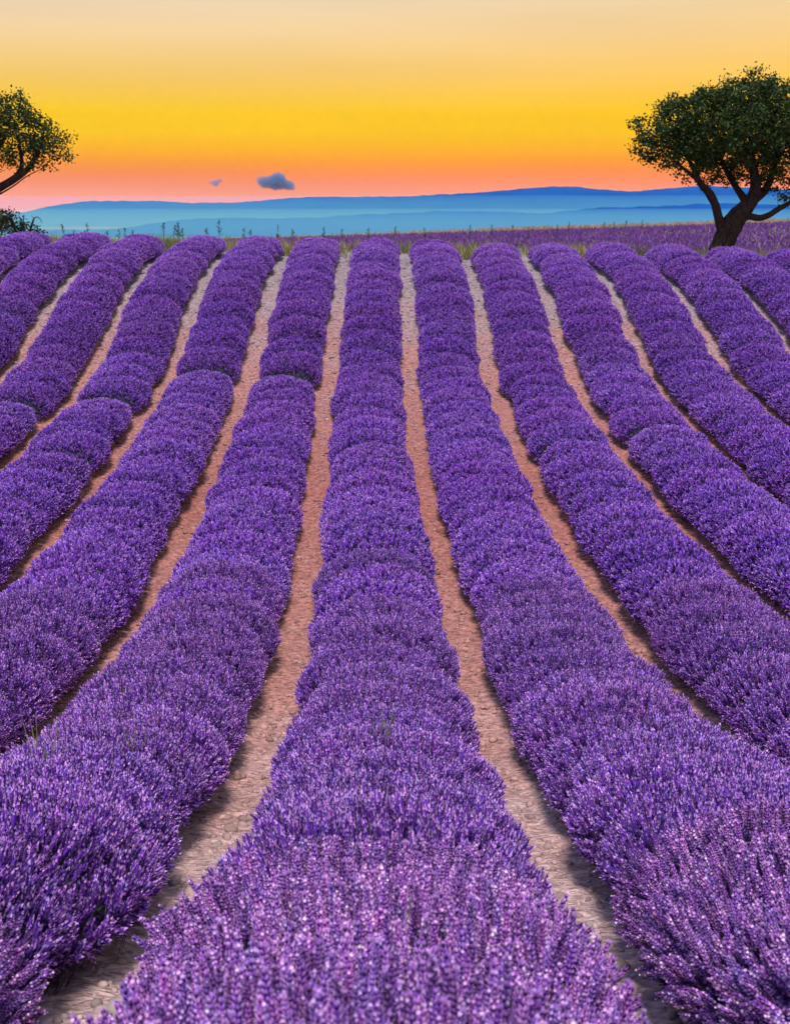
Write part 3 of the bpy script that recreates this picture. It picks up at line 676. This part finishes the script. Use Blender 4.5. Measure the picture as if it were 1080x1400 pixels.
def spline(pts, step):
    pts = np.array(pts, float); out_ = []
    for i in range(len(pts) - 1):
        p0, p1, p2, p3 = pts[max(i - 1, 0)], pts[i], pts[i + 1], pts[min(i + 2, len(pts) - 1)]
        m = max(2, int(np.linalg.norm(p2[:3] - p1[:3]) / step))
        for t in np.arange(m) / m:
            out_.append(.5 * ((2 * p1) + (-p0 + p2) * t + (2 * p0 - 5 * p1 + 4 * p2 - p3) * t * t + (-p0 + 3 * p1 - 3 * p2 + p3) * t ** 3))
    out_.append(pts[-1]); return np.array(out_)
def limb_mesh(paths, seed, sides=10):
    A = Acc()
    for pi_, pth in enumerate(paths):
        s = spline(pth, .1); P, Rr = s[:, :3], s[:, 3]; n = len(P)
        T = np.gradient(P, axis=0); T /= np.linalg.norm(T, axis=1, keepdims=True)
        a = np.arange(sides) * 2 * math.pi / sides; rings = []
        x = np.array([1., 0, 0])
        for i in range(n):
            x = x - T[i] * (x @ T[i]); x /= np.linalg.norm(x); y = np.cross(T[i], x)
            rr_ = Rr[i] * (1 + .28 * noise2(a * 1.3 + seed + pi_ * 5, np.full(sides, i * .22), seed) + .18 * noise2(np.cos(a) * 2 + 7, np.sin(a) * 2 + i * .5, seed + 3))
            rings.append(P[i] + (np.cos(a)[:, None] * x + np.sin(a)[:, None] * y) * rr_[:, None])
        V = np.concatenate(rings); F = []
        for i in range(n - 1):
            for j in range(sides):
                k = (j + 1) % sides; F += [[i * sides + j, i * sides + k, (i + 1) * sides + k], [i * sides + j, (i + 1) * sides + k, (i + 1) * sides + j]]
        A.add(V, np.array(F), np.zeros(3))
    V, F, C = A.get(); return V, F
def colonize(seeds, attract, D=.22, di=1.2, dk=.26, iters=90, rng=None):
    nodes = [np.array(s) for s in seeds]; par = [-1] * len(seeds); att = np.array(attract)
    NP = np.array(nodes)
    near_d = np.full(len(att), 1e9); near_i = np.zeros(len(att), int)
    for i in range(len(NP)):
        d = np.linalg.norm(att - NP[i], axis=1); u = d < near_d; near_d[u] = d[u]; near_i[u] = i
    alive = np.ones(len(att), bool)
    for it in range(iters):
        act = alive & (near_d < di * (3 if it < 12 else 1))
        if not act.any(): break
        grow = {}
        for j in np.nonzero(act)[0]: grow.setdefault(near_i[j], []).append(j)
        base = len(nodes)
        for i, js in grow.items():
            v_ = att[js] - nodes[i]; v_ = (v_ / (np.linalg.norm(v_, axis=1, keepdims=True) + 1e-9)).sum(0) + rng.normal(0, .25, 3)
            v_ /= np.linalg.norm(v_) + 1e-9
            nodes.append(nodes[i] + v_ * D); par.append(i)
        for i in range(base, len(nodes)):
            d = np.linalg.norm(att - nodes[i], axis=1); u = d < near_d; near_d[u] = d[u]; near_i[u] = i
        alive &= near_d > dk
    return np.array(nodes), par
def in_blobs(blobs, n, rng):
    vol = np.array([b_[3] * b_[4] * b_[5] for b_ in blobs]); pk = rng.choice(len(blobs), n, p=vol / vol.sum())
    B = np.array(blobs)[pk]; d = rng.normal(0, 1, (n, 3)); d /= np.linalg.norm(d, axis=1, keepdims=True)
    return B[:, :3] + d * (rng.random(n) ** (1 / 2.6))[:, None] * B[:, 3:]
def make_tree(name, loc, limbs, blobs, n_att, leaves_per, leaf, seed, label, cat, group=None, cl=.16, leafcols=((.016, .036, .008), (.036, .072, .012)), thin=None, D=.22):
    rng = np.random.default_rng(seed)
    root = link(name, None, loc=loc); tag(root, label, cat, group)
    V, F = limb_mesh(limbs, seed)
    link('trunk', mesh_np('trunk', V, F, M_BARK, smooth=True), root)
    seeds = []; 
    for l in limbs:
        s = spline(l, .2); zz = s[:, 2]; m = len(s)
        seeds += [p[:3] for i, p in enumerate(s) if p[3] < .2 and i > m * .3]
    att = in_blobs(blobs, n_att, rng)
    nodes, par = colonize(seeds, att, D=D, rng=rng)
    nn = len(nodes); ch = np.zeros(nn); rad2 = np.zeros(nn)
    for i in range(nn - 1, -1, -1):
        if ch[i] == 0: rad2[i] = .0075 ** 2.2
        if par[i] >= 0: ch[par[i]] += 1; rad2[par[i]] += rad2[i]
    rad = np.minimum(rad2 ** (1 / 2.2), .11)
    A = Acc()
    for i in range(nn):
        if par[i] < 0: continue
        p = par[i]; r0 = min(rad[p], rad[i] * 1.35)
        if np.linalg.norm(nodes[i] - nodes[p]) < 1e-5: continue
        V, F = tube(nodes[p], nodes[i] + (nodes[i] - nodes[p]) * .08, r0, rad[i], 5); A.add(V, F, 0)
    V, F, C = A.get(); link('branches', mesh_np('branches', V, F, M_BARK, smooth=True), root)['kind'] = 'stuff'
    tips = np.array([i for i in range(nn) if par[i] >= 0 and rad[i] < .017])
    tp = nodes[tips]
    tp = tp[noise2(tp[:, 0] * 1.5 + 40, tp[:, 2] * 1.5 + tp[:, 1] * 1.1 + 40, seed + 9) + .35 * noise2(tp[:, 0] * 4 + 40, tp[:, 2] * 4 + tp[:, 1] * 3 + 40, seed + 8) > -.20]
    if thin is not None: tp = tp[rng.random(len(tp)) < thin(tp)]
    n = len(tp) * leaves_per
    # leaf sprays: small tight clusters at the twig ends
    P = np.repeat(tp, leaves_per, 0) + rng.normal(0, cl, (n, 3)) * np.array([1, 1, .8])
    d = rng.normal(0, 1, (n, 3)) + np.array([0, 0, .25])
    t = (np.array([[0, 0, 0], [.32, .06, .45], [0, .0, 1.], [-.32, .06, .45]]), np.array([[0, 1, 2], [0, 2, 3]]))
    VV, FF, CC = scatter(t[0], t[1], np.ones((4, 3)), P, frames_from(d, rng), rng.uniform(.7, 1.25, n) * leaf)
    mixf = rng.random((n, 1)); c = np.array(leafcols[0]) * (1 - mixf) + np.array(leafcols[1]) * mixf
    cr = link('crown', mesh_np('crown', VV, FF, M_TREELEAF, col_attr=np.repeat(c, 4, 0)), root); cr['kind'] = 'stuff'
    return root
TX, TY = px_x(974, 38.9), 38.9
limbs = [
    [(-.14, 0, -.25, .54), (-.07, 0, .1, .44), (.03, 0, .42, .37), (.14, 0, .8, .35), (.32, .03, 1.15, .34), (.56, .05, 1.5, .31), (.80, .02, 1.8, .26), (.95, -.1, 2.2, .18), (.85, -.25, 2.7, .13), (.7, -.3, 3.4, .09), (.55, -.3, 4.2, .05)],
    [(.02, 0, .7, .20), (-.02, -.02, 1.05, .17), (-.16, -.05, 1.4, .15), (-.27, -.1, 1.75, .14), (-.52, -.15, 2.12, .13), (-.85, -.1, 2.5, .10), (-1.1, 0, 3.0, .07), (-1.5, .1, 3.6, .045), (-1.9, .1, 4.1, .03)],
    [(.55, 0, 1.35, .15), (.85, -.1, 1.42, .12), (1.12, -.15, 1.36, .11), (1.42, -.15, 1.46, .10), (1.75, -.1, 1.66, .09), (2.2, 0, 1.9, .07), (2.8, .1, 2.5, .05), (3.2, .2, 3.2, .03)],
    [(.75, .05, 1.75, .17), (1.1, .2, 2.0, .15), (1.45, .4, 2.3, .12), (1.7, .6, 2.9, .09), (1.9, .7, 3.7, .05)],
    [(.72, .05, 1.9, .14), (.5, .4, 2.3, .11), (.2, .8, 2.9, .08), (-.1, 1.0, 3.6, .05)],
    [(-.55, -.15, 2.15, .09), (-.9, -.4, 2.45, .07), (-1.5, -.5, 2.9, .05), (-2.2, -.5, 3.4, .03)],
]
blobs = [(.5, 0, 4.1, 2.5, 2.1, 1.25), (-1.8, 0, 4.2, 1.35, 1.1, .8), (-2.35, 0, 3.6, .8, .8, .5), (-1.5, 0, 3.2, 1.1, 1, .5), (2.7, 0, 3.9, 1.5, 1.5, 1.3), (.9, 0, 5.05, 1.9, 1.6, .75), (-.8, 0, 4.9, 1.2, 1.1, .55), (2.1, 0, 2.15, .7, .7, .45), (1.6, 0, 2.9, 1.5, 1.3, .6), (-.4, 0, 2.9, .9, .8, .45)]
thin_r = lambda p: np.clip(.30 + .42 * (p[:, 2] - 2.0), .18, 1)
make_tree('gnarled_tree', (TX, TY, float(ground_at(TX, TY))), limbs, blobs, 3400, 46, .10, 4, 'gnarled dark tree with forked leaning trunk and dense green crown at a row end', 'tree', cl=.12, thin=thin_r)
LX, LY = px_x(-22, 40.5), 40.5
limbs = [
    [(-.5, 0, -.3, .38), (-.45, 0, .3, .28), (-.3, 0, .8, .24), (.0, 0, 1.2, .20), (.5, 0, 1.55, .16), (1.0, 0, 1.85, .13), (1.5, .05, 2.15, .11), (2.0, .1, 2.5, .09), (2.3, .1, 2.9, .08), (2.6, .1, 3.5, .045)],
    [(-.25, 0, .9, .18), (-.3, .1, 1.4, .16), (-.3, .2, 2.1, .14), (-.4, .2, 2.9, .09), (-.3, .1, 3.8, .05)],
    [(.8, 0, 1.75, .10), (1.0, -.1, 2.2, .09), (1.1, -.2, 2.8, .08), (1.3, -.3, 3.6, .05)],
    [(.3, .0, 1.4, .06), (1.0, -.1, 1.66, .032), (1.55, -.1, 1.95, .024), (2.0, -.1, 2.25, .018), (2.5, 0, 2.5, .012)],
    [(1.5, 0, 2.12, .09), (1.75, .3, 2.6, .08), (1.7, .4, 3.3, .05)],
]
blobs = [(.8, 0, 3.6, 1.8, 1.7, 1.3), (2.1, 0, 3.5, 1.1, 1.1, .95), (3.0, 0, 3.3, .85, .6, .7), (1.9, 0, 4.4, .65, .8, .55), (2.4, 0, 2.55, .55, .5, .25), (-1.2, 0, 3.5, 1.7, 1.6, 1.2), (.4, 0, 4.4, 1.1, 1.2, .55)]
make_tree('leaning_tree', (LX, LY, float(ground_at(LX, LY))), limbs, blobs, 1900, 34, .10, 12, 'dark tree with sparse ragged crown spreading over two low shrubs', 'tree', cl=.14, thin=lambda p: np.clip(.3 + .4 * (p[:, 2] - 1.9), .15, .85))
def shrub(px, y, h, wd, seed, label, cols, group=None):
    x = px_x(px, y); z = float(ground_at(x, y))
    limbs = [[(0, 0, -.1, .04), (math.cos(a) * wd * .3, math.sin(a) * wd * .3, h * .35, .03), (math.cos(a) * wd * .55, math.sin(a) * wd * .5, h * .7, .015)] for a in np.arange(6) * 1.05 + seed]
    blobs = [(0, 0, h * .55, wd, wd * .8, h * .42), (wd * .4, 0, h * .5, wd * .6, wd * .6, h * .4), (-wd * .4, 0, h * .45, wd * .6, wd * .6, h * .4)]
    make_tree('shrub', (x, y, z), limbs, blobs, 600, 30, .10, seed, label, 'shrub', group, cl=.10, leafcols=cols, D=.15)
shrub(-10, 43.5, 1.5, 1.2, 51, 'olive green rounded shrub under the leaning tree', ((.07, .08, .03), (.12, .12, .045)))
shrub(46, 42.5, 1.36, .85, 52, 'dark green open shrub beside the olive green rounded one', ((.03, .05, .025), (.05, .075, .035)))
